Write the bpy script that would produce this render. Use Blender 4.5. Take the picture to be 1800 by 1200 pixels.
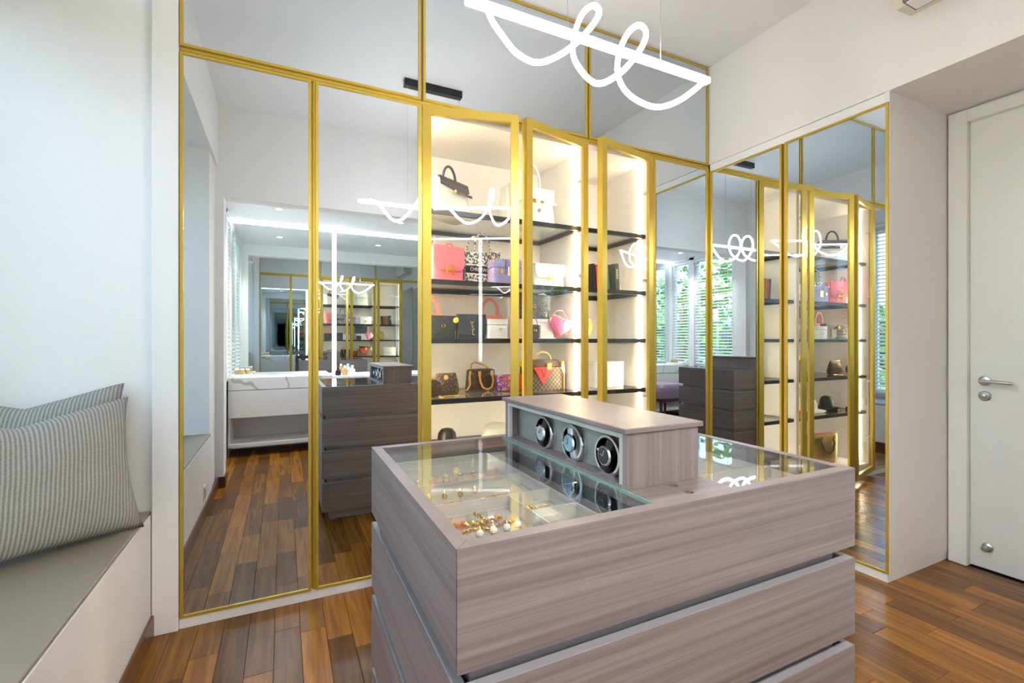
import bpy, bmesh, math, random
from mathutils import Vector, Matrix
random.seed(7)
PI = math.pi
S = bpy.context.scene
COL = S.collection
for o in list(bpy.data.objects): bpy.data.objects.remove(o)

# ------------------------------------------------------------------ camera
F_PX, YAW, EYE = 825.5, math.atan(402/825.5), 1.22
cam = bpy.data.cameras.new('camera'); cam.sensor_fit = 'HORIZONTAL'; cam.sensor_width = 36
cam.lens = F_PX/1800*36; cam.shift_y = -2/1800; cam.clip_start = .02
camo = bpy.data.objects.new('camera', cam); COL.objects.link(camo)
camo.location = (0, 0, EYE); camo.rotation_euler = (PI/2, 0, -YAW)
S.camera = camo
# ------------------------------------------------------------------ world, exposure
w = bpy.data.worlds.new('world'); S.world = w; w.use_nodes = True
wn = w.node_tree.nodes; wl = w.node_tree.links
sky = wn.new('ShaderNodeTexSky'); sky.sky_type = 'NISHITA'; sky.sun_disc = False
sky.sun_elevation = math.radians(42); sky.sun_rotation = math.radians(60)
sky.air_density = .7; sky.dust_density = 6.0; sky.ozone_density = .3
wl.new(sky.outputs[0], wn['Background'].inputs[0]); wn['Background'].inputs[1].default_value = 1.3
S.view_settings.view_transform = 'Standard'; S.view_settings.look = 'None'
S.view_settings.exposure = 1.32; S.view_settings.gamma = 1; S.view_settings.use_curve_mapping = False
S.cycles.max_bounces = 16; S.cycles.glossy_bounces = 10; S.cycles.diffuse_bounces = 5
S.cycles.transparent_max_bounces = 40; S.cycles.transmission_bounces = 10

# light levels of the lamps the room has
E_PENDANT, E_CABLED, E_COVE, E_VLED, W_DOWN = 30.0, 28.0, 16.0, 6.0, 12.0

# ------------------------------------------------------------------ materials
M = {}
def nodes(name):
    m = bpy.data.materials.new(name); m.use_nodes = True; M[name] = m
    n = m.node_tree.nodes; return m, n, m.node_tree.links, n['Principled BSDF']
def mat(name, col, rough=.5, metal=0., bump=0., bscale=80., var=0., vscale=8., stretch=(1,1,1), coat=0., spec=None):
    m, n, l, b = nodes(name)
    b.inputs['Base Color'].default_value = (*col, 1); b.inputs['Roughness'].default_value = rough
    b.inputs['Metallic'].default_value = metal
    if coat: b.inputs['Coat Weight'].default_value = coat; b.inputs['Coat Roughness'].default_value = .08
    if spec is not None: b.inputs['Specular IOR Level'].default_value = spec
    if bump or var:
        tc = n.new('ShaderNodeTexCoord'); mp = n.new('ShaderNodeMapping'); mp.inputs['Scale'].default_value = stretch
        l.new(tc.outputs['Object'], mp.inputs[0])
    if bump:
        t = n.new('ShaderNodeTexNoise'); t.inputs['Scale'].default_value = bscale; l.new(mp.outputs[0], t.inputs[0])
        t.inputs['Detail'].default_value = 3
        bp = n.new('ShaderNodeBump'); bp.inputs['Strength'].default_value = bump; bp.inputs['Distance'].default_value = .004
        l.new(t.outputs[0], bp.inputs['Height']); l.new(bp.outputs[0], b.inputs['Normal'])
    if var:
        t = n.new('ShaderNodeTexNoise'); t.inputs['Scale'].default_value = vscale; l.new(mp.outputs[0], t.inputs[0])
        t.inputs['Detail'].default_value = 6
        r = n.new('ShaderNodeValToRGB'); r.color_ramp.elements[0].position = .3; r.color_ramp.elements[1].position = .7
        r.color_ramp.elements[0].color = (*[c*(1-var) for c in col], 1); r.color_ramp.elements[1].color = (*[min(1, c*(1+var)) for c in col], 1)
        l.new(t.outputs[0], r.inputs[0]); l.new(r.outputs[0], b.inputs['Base Color'])
    return m
def emit(name, col, s):
    m, n, l, b = nodes(name)
    b.inputs['Base Color'].default_value = (*col, 1); b.inputs['Emission Color'].default_value = (*col, 1)
    b.inputs['Emission Strength'].default_value = s; return m
def glass(name, tint=(.96,.98,.97), refl=1.0):
    m, n, l, b = nodes(name); n.remove(b); out = n['Material Output']
    tr = n.new('ShaderNodeBsdfTransparent'); tr.inputs[0].default_value = (*tint, 1)
    gl = n.new('ShaderNodeBsdfGlossy'); gl.inputs['Roughness'].default_value = .0
    fr = n.new('ShaderNodeFresnel'); ge = n.new('ShaderNodeNewGeometry')
    io = n.new('ShaderNodeMath'); io.operation = 'MULTIPLY_ADD'; io.inputs[1].default_value = 1/1.5-1.5; io.inputs[2].default_value = 1.5
    l.new(ge.outputs['Backfacing'], io.inputs[0]); l.new(io.outputs[0], fr.inputs[0])   # same reflection from both faces of a pane
    mu = n.new('ShaderNodeMath'); mu.operation = 'MULTIPLY'; mu.inputs[1].default_value = refl; mu.use_clamp = True
    mx = n.new('ShaderNodeMixShader')
    l.new(fr.outputs[0], mu.inputs[0]); l.new(mu.outputs[0], mx.inputs[0]); l.new(tr.outputs[0], mx.inputs[1]); l.new(gl.outputs[0], mx.inputs[2])
    l.new(mx.outputs[0], out.inputs[0]); return m
def grain(name, c0, c1, c2, sc, scale=3.0, rough=.45, rnd=False, bump=.03, pos=(.33,.5,.68)):
    m, n, l, b = nodes(name)
    tc = n.new('ShaderNodeTexCoord'); mp = n.new('ShaderNodeMapping'); mp.inputs['Scale'].default_value = sc
    src = tc.outputs['Object']
    if rnd:
        oi = n.new('ShaderNodeObjectInfo'); mm = n.new('ShaderNodeMath'); mm.operation = 'MULTIPLY'; mm.inputs[1].default_value = 57.
        l.new(oi.outputs['Random'], mm.inputs[0])
        va = n.new('ShaderNodeVectorMath'); va.operation = 'ADD'; l.new(src, va.inputs[0]); l.new(mm.outputs[0], va.inputs[1]); src = va.outputs[0]
    l.new(src, mp.inputs[0])
    t = n.new('ShaderNodeTexNoise'); t.inputs['Scale'].default_value = scale; t.inputs['Detail'].default_value = 7
    t.inputs['Roughness'].default_value = .65; t.inputs['Distortion'].default_value = .35; l.new(mp.outputs[0], t.inputs[0])
    r = n.new('ShaderNodeValToRGB'); e = r.color_ramp.elements
    e[0].position = pos[0]; e[0].color = (*c0, 1); e[1].position = pos[2]; e[1].color = (*c2, 1)
    k = e.new(pos[1]); k.color = (*c1, 1); l.new(t.outputs[0], r.inputs[0]); colr = r.outputs[0]
    if rnd:
        r2 = n.new('ShaderNodeValToRGB'); q = r2.color_ramp.elements
        q[0].color = (.52,.48,.46,1); q[1].color = (1.6,1.55,1.4,1); x = q.new(.5); x.color = (.95,.95,.95,1)
        mx = n.new('ShaderNodeMix'); mx.data_type = 'RGBA'; mx.blend_type = 'MULTIPLY'; mx.inputs[0].default_value = 1
        l.new(oi.outputs['Random'], r2.inputs[0]); l.new(colr, mx.inputs[6]); l.new(r2.outputs[0], mx.inputs[7]); colr = mx.outputs[2]
    l.new(colr, b.inputs['Base Color']); b.inputs['Roughness'].default_value = rough
    if bump:
        bp = n.new('ShaderNodeBump'); bp.inputs['Strength'].default_value = bump; bp.inputs['Distance'].default_value = .002
        l.new(t.outputs[0], bp.inputs['Height']); l.new(bp.outputs[0], b.inputs['Normal'])
    return m
def pattern(name, kind, ca, cb, scale, rough=.5, bump=0., metal=0.):
    m, n, l, b = nodes(name); tc = n.new('ShaderNodeTexCoord')
    if kind == 'check':
        t = n.new('ShaderNodeTexChecker'); t.inputs['Scale'].default_value = scale
        t.inputs['Color1'].default_value = (*ca, 1); t.inputs['Color2'].default_value = (*cb, 1)
        l.new(tc.outputs['Object'], t.inputs[0]); c = t.outputs[0]; hgt = t.outputs[1]
    else:
        if kind == 'spots': t = n.new('ShaderNodeTexVoronoi'); t.inputs['Scale'].default_value = scale
        elif kind == 'blot': t = n.new('ShaderNodeTexNoise'); t.inputs['Scale'].default_value = scale; t.inputs['Detail'].default_value = 5
        elif kind == 'wave': t = n.new('ShaderNodeTexWave'); t.inputs['Scale'].default_value = scale; t.inputs['Distortion'].default_value = 2
        r = n.new('ShaderNodeValToRGB'); e = r.color_ramp.elements
        p = {'spots': (.22,.34), 'blot': (.47,.53), 'wave': (.4,.6)}[kind]
        e[0].position = p[0]; e[1].position = p[1]; e[0].color = (*ca, 1); e[1].color = (*cb, 1)
        l.new(tc.outputs['Object'], t.inputs[0]); l.new(t.outputs[0], r.inputs[0]); c = r.outputs[0]; hgt = t.outputs[0]
    l.new(c, b.inputs['Base Color']); b.inputs['Roughness'].default_value = rough; b.inputs['Metallic'].default_value = metal
    if bump:
        bp = n.new('ShaderNodeBump'); bp.inputs['Strength'].default_value = bump; bp.inputs['Distance'].default_value = .003
        l.new(hgt, bp.inputs['Height']); l.new(bp.outputs[0], b.inputs['Normal'])
    return m

mat('wall', (.80,.775,.75), .8, bump=.12, bscale=260, stretch=(1,1,.5))
mat('ceiling', (.84,.84,.85), .85)
mat('cab_white', (.80,.77,.755), .45)
mat('door_white', (.84,.83,.77), .4)
mat('gold', (.58,.41,.065), .32, metal=.55)
mat('mirror', (.655,.715,.765), .0, metal=1.)
mat('vanity_mirror', (.72,.78,.78), .0, metal=1.)
glass('glass', (.975,.985,.98), .8); glass('shelf_glass', (.90,.93,.92), 1.1); glass('top_glass', (.975,.985,.98), 1.15)
glass('window_glass', (.95,.98,.97), .6)
mat('black', (.012,.012,.013), .35); mat('black_metal', (.03,.032,.035), .35, metal=.6)
mat('chrome', (.75,.77,.8), .12, metal=1.); mat('steel', (.55,.55,.54), .3, metal=1.)
grain('island_wood', (.130,.099,.098), (.189,.150,.146), (.262,.214,.208), (.4,.4,34), 2.4, .42, pos=(.28,.5,.72))
grain('island_edge', (.130,.099,.098), (.189,.150,.146), (.262,.214,.208), (.8,.8,6), 3, .42, pos=(.28,.5,.72))
grain('winder_wood', (.130,.099,.098), (.189,.150,.146), (.262,.214,.208), (34,34,.4), 2.4, .42, pos=(.28,.5,.72))
grain('platform_wood', (.130,.099,.098), (.189,.150,.146), (.262,.214,.208), (.6,20,1), 2.4, .42, pos=(.28,.5,.72))
mat('island_gap', (.27,.235,.245), .35); mat('rail_grey', (.29,.27,.28), .35)
grain('plank', (.105,.036,.004), (.195,.076,.008), (.30,.132,.016), (20,1.0,8), 2.0, .26, rnd=True, bump=.015, pos=(.25,.5,.75))
M['plank'].node_tree.nodes['Principled BSDF'].inputs['Specular IOR Level'].default_value = .36
grain('base_wood', (.075,.026,.010), (.13,.048,.018), (.19,.075,.028), (6,1,6), 2, .3)
mat('subfloor', (.05,.025,.012), .6)
mat('seat_leather', (.235,.205,.160), .38, bump=.05, bscale=300)
mat('pad', (.46,.45,.42), .6); mat('bezel', (.44,.43,.39), .5)
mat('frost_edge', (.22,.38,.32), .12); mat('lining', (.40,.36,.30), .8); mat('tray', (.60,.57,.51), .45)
mat('slat', (.78,.78,.77), .5)
mat('leaf', (.12,.24,.06), .5, var=.5, vscale=4); mat('bark', (.08,.05,.03), .8)
mat('lawn', (.08,.16,.04), .9)
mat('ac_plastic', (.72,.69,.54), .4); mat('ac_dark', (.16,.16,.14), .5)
mat('plastic_white', (.85,.85,.83), .4)
mat('stool_fabric', (.34,.23,.28), .8, bump=.2, bscale=300); mat('stool_wood', (.09,.03,.03), .4)
emit('led_white', (1,.99,1), E_PENDANT); emit('led_warm', (1,.80,.52), E_CABLED)
emit('led_cove', (.93,.97,1), E_COVE); emit('led_vert', (.97,.98,1), E_VLED); emit('lamp', (1,.93,.82), 12)
# marble
m, n, l, b = nodes('marble'); tc = n.new('ShaderNodeTexCoord')
t = n.new('ShaderNodeTexWave'); t.inputs['Scale'].default_value = 1.3; t.inputs['Distortion'].default_value = 7; t.inputs['Detail'].default_value = 3
t.bands_direction = 'DIAGONAL'; t.inputs['Detail Scale'].default_value = 1.0
r = n.new('ShaderNodeValToRGB'); r.color_ramp.elements[0].position = .0; r.color_ramp.elements[0].color = (.33,.30,.27,1)
r.color_ramp.elements[0].color = (.48,.45,.41,1); r.color_ramp.elements[1].position = .022; r.color_ramp.elements[1].color = (.82,.81,.79,1)
l.new(tc.outputs['Object'], t.inputs[0]); l.new(t.outputs[0], r.inputs[0]); l.new(r.outputs[0], b.inputs['Base Color']); b.inputs['Roughness'].default_value = .25
# knit pillow fabric: ribs with a woven break-up
m, n, l, b = nodes('knit'); tc = n.new('ShaderNodeTexCoord'); mp = n.new('ShaderNodeMapping'); mp.inputs['Rotation'].default_value = (0,0,math.radians(6))
wv = n.new('ShaderNodeTexWave'); wv.inputs['Scale'].default_value = 27; wv.inputs['Distortion'].default_value = 1.6; wv.inputs['Detail'].default_value = 3; wv.inputs['Detail Scale'].default_value = 9
ns = n.new('ShaderNodeTexWave'); ns.bands_direction = 'Y'; ns.inputs['Scale'].default_value = 75; ns.inputs['Distortion'].default_value = 5; ns.inputs['Detail Scale'].default_value = 30
mx = n.new('ShaderNodeMix'); mx.data_type = 'FLOAT'; mx.inputs[0].default_value = .45
r = n.new('ShaderNodeValToRGB'); r.color_ramp.elements[0].position = .25; r.color_ramp.elements[0].color = (.20,.20,.205,1)
r.color_ramp.elements[1].position = .75; r.color_ramp.elements[1].color = (.50,.475,.44,1)
l.new(tc.outputs['Object'], mp.inputs[0]); l.new(mp.outputs[0], wv.inputs[0]); l.new(mp.outputs[0], ns.inputs[0])
l.new(wv.outputs[1], mx.inputs[2]); l.new(ns.outputs[1], mx.inputs[3]); l.new(mx.outputs[0], r.inputs[0]); l.new(r.outputs[0], b.inputs['Base Color'])
b.inputs['Roughness'].default_value = .95
bp = n.new('ShaderNodeBump'); bp.inputs['Strength'].default_value = .5; bp.inputs['Distance'].default_value = .004; l.new(mx.outputs[0], bp.inputs['Height']); l.new(bp.outputs[0], b.inputs['Normal'])

# ------------------------------------------------------------------ mesh helpers
class MB:
    def __init__(s): s.bm = bmesh.new()
    def box(s, x0, x1, y0, y1, z0, z1, bev=0., seg=1):
        r = bmesh.ops.create_cube(s.bm, size=1)
        for v in r['verts']: v.co = ((x0+x1)/2+v.co.x*(x1-x0), (y0+y1)/2+v.co.y*(y1-y0), (z0+z1)/2+v.co.z*(z1-z0))
        if bev:
            es = list({e for v in r['verts'] for e in v.link_edges})
            bmesh.ops.bevel(s.bm, geom=es, offset=bev, segments=seg, profile=.5, affect='EDGES')
        return s
    def loft(s, secs, n=28, close=True):
        """secs: (z, w, d, exponent[, x offset, y offset]) superellipse rings stacked in z"""
        rings = []
        for q in secs:
            z, w_, d_, e = q[:4]; ox, oy = (q[4], q[5]) if len(q) > 4 else (0, 0); ring = []
            for i in range(n):
                t = 2*PI*(i+.5)/n; c, s_ = math.cos(t), math.sin(t)
                ring.append(s.bm.verts.new((ox+w_/2*math.copysign(abs(c)**(2/e), c), oy+d_/2*math.copysign(abs(s_)**(2/e), s_), z)))
            rings.append(ring)
        for a, b_ in zip(rings, rings[1:]):
            for i in range(n): s.bm.faces.new((a[i], a[(i+1)%n], b_[(i+1)%n], b_[i]))
        if close: s.bm.faces.new(rings[0][::-1]); s.bm.faces.new(rings[-1])
        return s
    def tube(s, pts, r, n=8, closed=False, flat=1.):
        pts = [Vector(p) for p in pts]; m_ = len(pts); rings = []; up = None
        for i, p in enumerate(pts):
            a = pts[(i-1) % m_] if (closed or i) else p; c = pts[(i+1) % m_] if (closed or i < m_-1) else p
            t = (c-a).normalized()
            if up is None: up = Vector((0,0,1)) if abs(t.z) < .9 else Vector((0,1,0))
            side = t.cross(up)
            if side.length < 1e-6: side = t.orthogonal()
            side.normalize(); up = side.cross(t).normalized()
            rr = r[i] if isinstance(r, (list, tuple)) else r
            rings.append([s.bm.verts.new(p+side*math.cos(2*PI*k/n)*rr*flat+up*math.sin(2*PI*k/n)*rr) for k in range(n)])
        for i in range(m_ if closed else m_-1):
            a, b_ = rings[i], rings[(i+1) % m_]
            for k in range(n): s.bm.faces.new((a[k], a[(k+1)%n], b_[(k+1)%n], b_[k]))
        if not closed: s.bm.faces.new(rings[0][::-1]); s.bm.faces.new(rings[-1])
        return s
    def lathe(s, prof, n=24, axis='z', c=(0,0,0)):
        rings = []
        for r, z in prof:
            ring = []
            for i in range(n):
                t = 2*PI*i/n; p = (r*math.cos(t), r*math.sin(t), z)
                if axis == 'y': p = (p[0], p[2], p[1])
                if axis == 'x': p = (p[2], p[0], p[1])
                ring.append(s.bm.verts.new((p[0]+c[0], p[1]+c[1], p[2]+c[2])))
            rings.append(ring)
        for a, b_ in zip(rings, rings[1:]):
            for i in range(n): s.bm.faces.new((a[i], a[(i+1)%n], b_[(i+1)%n], b_[i]))
        s.bm.faces.new(rings[0][::-1]); s.bm.faces.new(rings[-1]); return s
    def prism(s, pts, a0, a1, axis='y'):
        """polygon outline extruded along an axis; pts are (u, v) in the other two axes"""
        def P(u, v, a): return (u, a, v) if axis == 'y' else ((a, u, v) if axis == 'x' else (u, v, a))
        A = [s.bm.verts.new(P(u, v, a0)) for u, v in pts]; B = [s.bm.verts.new(P(u, v, a1)) for u, v in pts]
        s.bm.faces.new(A); s.bm.faces.new(B[::-1]); k = len(pts)
        for i in range(k): s.bm.faces.new((A[i], B[i], B[(i+1)%k], A[(i+1)%k]))
        return s
    def ring(s, x0, x1, z0, z1, y0, y1, fw):
        s.box(x0, x0+fw, y0, y1, z0, z1).box(x1-fw, x1, y0, y1, z0, z1)
        s.box(x0+fw, x1-fw, y0, y1, z0, z0+fw).box(x0+fw, x1-fw, y0, y1, z1-fw, z1); return s
    def mesh(s, name, material, smooth=True, angle=35):
        bmesh.ops.recalc_face_normals(s.bm, faces=s.bm.faces[:])
        me = bpy.data.meshes.new(name); s.bm.to_mesh(me); s.bm.free()
        me.materials.append(M[material])
        if smooth:
            for p in me.polygons: p.use_smooth = True
            me.set_sharp_from_angle(angle=math.radians(angle))
        return me
    def build(s, name, material, parent=None, loc=None, rot=None, smooth=True, angle=35):
        return link(name, s.mesh(name, material, smooth, angle), parent, loc, rot)
def link(name, me, parent=None, loc=None, rot=None):
    o = bpy.data.objects.new(name, me); COL.objects.link(o)
    if parent: o.parent = parent
    if loc: o.location = loc
    if rot: o.rotation_euler = rot
    return o
def tag(o, label, cat, group=None):
    o['label'] = label; o['category'] = cat
    if group: o['group'] = group
    return o
def thing(name, label, cat, loc=(0,0,0), rz=0., group=None):
    o = link(name, None, None, loc, (0,0,rz)); o.empty_display_size = .05; return tag(o, label, cat, group)
def struct(o, label=None, cat=None):
    o['kind'] = 'structure'
    if label: o['label'] = label
    if cat: o['category'] = cat
    return o
def box(name, m, x0, x1, y0, y1, z0, z1, parent=None, bev=0., seg=1):
    return MB().box(x0, x1, y0, y1, z0, z1, bev, seg).build(name, m, parent, smooth=bev > 0)
def text(name, body, size, m, parent, loc, rot=(PI/2,0,0), ext=.0008, sx=1.):
    cu = bpy.data.curves.new(name, 'FONT'); cu.body = body; cu.size = size; cu.extrude = ext; cu.align_x = 'CENTER'; cu.align_y = 'CENTER'
    tmp = bpy.data.objects.new(name, cu); COL.objects.link(tmp)
    me = bpy.data.meshes.new_from_object(tmp.evaluated_get(bpy.context.evaluated_depsgraph_get()))
    bpy.data.objects.remove(tmp); me.materials.clear(); me.materials.append(M[m])
    o = link(name, me, parent, loc, rot); o.scale = (sx, 1, 1); return o
def arc(cx, cz, rx, rz, a0, a1, k=16, y=0.):
    return [(cx+rx*math.cos(a0+(a1-a0)*i/k), y, cz+rz*math.sin(a0+(a1-a0)*i/k)) for i in range(k+1)]

# ------------------------------------------------------------------ the room
XL, XR, XW, YB, YF, ZC = -.49, 2.735, 3.339, 2.40, .25, 3.17
# floor with separate planks
fl = struct(box('floor', 'subfloor', -.56, XW+.06, -1.40, 2.43, -.06, -.012))
pl_cache = {}
def plank(xc, y0, y1, wd):
    L = round(y1-y0, 2); k = (L, round(wd, 3))
    if k not in pl_cache:
        pl_cache[k] = MB().box(-wd/2+.0006, wd/2-.0006, -L/2+.0006, L/2-.0006, -.012, 0, .0008).mesh('plank', 'plank', False)
    link('plank', pl_cache[k], fl, (xc, (y0+y1)/2, 0))
PW = .0975; x = -.52
while x < XW-.01:
    wd = min(PW, XW-x); ya = -1.30 if x < 2.2 else .25
    yb = YB if x < XR-.02 else 1.31
    y = ya; nxt = ya+random.choice((.15,.25,.35,.45,.55))
    while y < yb-.02:
        if yb-nxt < .12: nxt = yb
        plank(x+wd/2, y, min(nxt, yb), wd); y = nxt; nxt = y+random.choice((.4,.5,.55,.6,.7))
    x += wd
# ceiling
struct(box('ceiling', 'ceiling', -.62, XW+.1, .10, 3.06, ZC, ZC+.08))
struct(box('ceiling_alcove', 'ceiling', -.62, 2.30, -1.42, .10, 2.57, 2.65))
# wall opposite the wardrobe, with the wide opening to the dressing alcove
wf = struct(MB().box(-.62, XW+.1, .10, YF, 2.414, ZC).box(-.62, -.445, .10, YF, 0, 2.414).box(2.20, XW+.1, .10, YF, 0, 2.414).build('wall_front', 'wall', smooth=False))
# left wall: pier, header over the window bay, bay reveals
struct(box('wall_left', 'wall', -1.20, -.505, YF, .60, 0, 2.66))
struct(box('wall_left_header', 'wall', -.62, XL+.005, YF, 2.385, 2.66, ZC))
struct(box('ceiling_bay', 'ceiling', -1.20, -.62, YF, 2.50, 2.66, 2.74))
struct(box('wall_bay_end', 'wall', -1.20, -.485, 2.41, 2.50, 0, 2.66))
struct(box('wall_back_pier', 'wall', -.487, -.397, 2.385, 2.50, 0, ZC, bev=.002))
struct(box('wall_back', 'wall', -.62, XW+.1, 2.99, 3.06, 0, ZC))
# bay outer wall around the window
struct(MB().box(-1.28, -1.20, .55, 2.50, 0, .56).box(-1.28, -1.20, .55, 2.50, 2.60, 2.74).box(-1.28, -1.20, .55, .68, .56, 2.60).box(-1.28, -1.20, 2.32, 2.50, .56, 2.60).build('wall_bay', 'wall', smooth=False))
def window(name, x, y0, y1, z0, z1, mull):
    f = struct(MB().box(x-.05, x, y0, y0+.045, z0, z1).box(x-.05, x, y1-.045, y1, z0, z1).box(x-.05, x, y0, y1, z0, z0+.045).box(x-.05, x, y0, y1, z1-.045, z1).build(name, 'plastic_white', smooth=False))
    for k in range(1, mull):
        yy = y0+(y1-y0)*k/mull; box('mullion', 'plastic_white', x-.045, x-.005, yy-.02, yy+.02, z0+.045, z1-.045, f)
    ed = [y0+.045]+[y0+(y1-y0)*k/mull for k in range(1, mull)]+[y1-.045]
    for a, b_ in zip(ed, ed[1:]): box('pane', 'window_glass', x-.029, x-.024, a, b_, z0+.045, z1-.045, f)
    return f
window('window_1', -1.215, .68, 2.32, .56, 2.60, 2)
# alcove walls
AX = -.52
struct(MB().box(AX-.10, AX, -.02, .10, 0, 2.57).box(AX-.10, AX, -.86, -.76, 0, 2.57).box(AX-.10, AX, -1.42, -1.24, 0, 2.57)
       .box(AX-.10, AX, -1.24, -.02, 0, .80).box(AX-.10, AX, -1.24, -.02, 2.53, 2.57).build('wall_alcove_left', 'wall', smooth=False))
window('window_2', AX-.03, -.76, -.02, .80, 2.53, 1); window('window_3', AX-.03, -1.24, -.86, .80, 2.53, 1)
struct(box('wall_alcove_back', 'wall', -.62, 2.30, -1.42, -1.325, 0, 2.57))
struct(box('wall_alcove_right', 'wall', 2.20, 2.30, -1.325, .10, 0, 2.57))
# right side: bulkhead over wardrobe and door, wall with the door
struct(box('wall_right_bulkhead', 'wall', XR, XW+.1, YF, 2.99, 2.475, ZC))
struct(MB().box(XW, XW+.10, 1.26, 2.99, 0, 2.475).box(XW, XW+.10, YF, .33, 0, 2.475).box(XW, XW+.1, .33, 1.26, 2.455, 2.475).build('wall_right', 'wall', smooth=False))
struct(box('wall_added_blocker', 'wall', 3.46, 3.52, .1, 1.5, -.06, 2.6)); struct(box('floor_added_blocker', 'base_wood', XW+.06, 3.46, .1, 1.5, -.06, 0))  # unseen wall and floor added to block bright sky under the door
# baseboards
bl = struct(box('baseboard_left', 'base_wood', XL, XL+.012, .27, 2.384, .0, .09, bev=.003))
struct(MB().box(-.49, -.433, YF, YF+.012, 0, .09).box(-.445, -.433, .10, YF, 0, .09).build('baseboard_front', 'base_wood', smooth=False))
struct(MB().box(XW-.012, XW, 1.262, 1.285, 0, .05).build('baseboard_right', 'base_wood', smooth=False))
# outlet on the seat front
so = thing('wall_socket', 'small beige double socket plate on the white window seat front', 'socket', (XL, .98, .17))
box('plate', 'ac_plastic', 0, .006, -.04, .04, -.055, .055, so, .002); box('switch', 'steel', .006, .009, -.025, .025, -.035, .035, so, .001)
# the door
dr = struct(box('door_1', 'door_white', XW+.012, XW+.05, .335, 1.204, .008, 2.40, bev=.003))
fr = MB()
fr.box(XW-.022, XW+.06, 1.204, 1.285, 0, 2.465, .004).box(XW-.022, XW+.06, .255, .335, 0, 2.465, .004).box(XW-.022, XW+.06, .335, 1.204, 2.40, 2.465, .004)
struct(fr.build('trim_1', 'door_white', None))
hd = MB().lathe([(.026,0),(.026,-.008),(.022,-.011),(.010,-.012),(.0095,-.052),(.0095,-.054)], 24, 'x', (XW+.012, 1.142, 1.005)).build('door_handle', 'steel', dr)
MB().tube([(XW-.040, 1.148, 1.005),(XW-.042, 1.10, 1.004),(XW-.042, 1.02, 1.001)], .0095, 12).build('lever', 'steel', hd)
tt = MB().lathe([(.026,0),(.026,-.008),(.022,-.012),(.013,-.013),(.011,-.030),(.008,-.031)], 24, 'x', (XW+.012, 1.142, .925)).build('thumb_turn', 'steel', dr)
MB().lathe([(.024,0),(.023,-.006),(.013,-.011),(.010,-.035),(.013,-.037),(.013,-.046),(.009,-.050)], 20, 'x', (XW+.012, 1.132, .125)).build('door_stop', 'steel', dr)
MB().lathe([(.004,0),(.004,-.002)], 10, 'x', (XW+.012, .88, 1.62)).build('peephole', 'steel', dr)

# window seat
ws = thing('window_seat', 'built-in window seat with white front and taupe leather pad', 'window seat', (0,0,0))
box('seat_base', 'cab_white', -1.20, -.50, .60, 2.41, 0, .44, ws); box('front_panel', 'cab_white', -.50, XL, .60, 2.386, 0, .500, ws)
box('seat_pad', 'seat_leather', -1.195, -.4925, .605, 2.407, .50, .514, ws, .006, 3); box('pad_core', 'seat_leather', -1.195, -.501, .605, 2.407, .44, .501, ws)
# pillows
def pillow(name, label, w_, h_, t_, M4, chp=.1):
    bm = bmesh.new(); N = 26; top = {}; bot = {}
    for sgn, d_ in ((1, top), (-1, bot)):
        for i in range(N+1):
            for j in range(N+1):
                u, v = i/N*2-1, j/N*2-1
                if sgn < 0 and (i in (0, N) or j in (0, N)): d_[i, j] = top[i, j]; continue
                pin = 1-.085*(1-abs(u)**2.2)*(abs(v)**3); pin2 = 1-.085*(1-abs(v)**2.2)*(abs(u)**3)
                hh = max(0, (1-abs(u)**2.6)*(1-abs(v)**2.6))**.55
                wr = .10*math.sin(5*u+3*v)*hh*.3+.06*math.sin(11*v-4*u)*hh*.35+.05*math.sin(13*u+6*v*v)*hh*.3
                chop = chp*max(0., 1-abs(u)*1.05)**1.3*max(0., (v+.35)/1.35)**1.6
                wr += .22*chp/.1*math.exp(-((u/.16)**2))*max(0., v)*hh*-1
                fold = .10*math.exp(-((u-.75)/.12)**2-((v+.8)/.18)**2)
                d_[i, j] = bm.verts.new((u*w_/2*pin2, v*h_/2*pin-chop*h_, sgn*t_/2*(hh+wr+fold)))
        for i in range(N):
            for j in range(N):
                q = [d_[i, j], d_[i+1, j], d_[i+1, j+1], d_[i, j+1]]; bm.faces.new(q if sgn > 0 else q[::-1])
    b_ = MB(); b_.bm.free(); b_.bm = bm
    o = b_.build(name, 'knit', angle=180); o.matrix_world = M4
    return tag(o, label, 'pillow', 'pillows on the window seat')
def frame(org, xax, yax):
    x_ = Vector(xax).normalized(); y_ = Vector(yax).normalized(); z_ = x_.cross(y_).normalized(); y_ = z_.cross(x_)
    m4 = Matrix((x_, y_, z_)).transposed().to_4x4(); m4.translation = org; return m4
pillow('throw_pillow', 'ribbed grey knit pillow leaning in front of another on the window seat', .64, .50, .17, frame((-.765, 2.065, .757), (.80,.60,.0), (-.13,.20,.96)), .10)
pillow('throw_pillow', 'ribbed grey knit pillow tucked upright against the bay wall behind another', .58, .52, .11, frame((-.855, 2.332, .785), (1,.05,.02), (0,.10,1)), .11)

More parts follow.
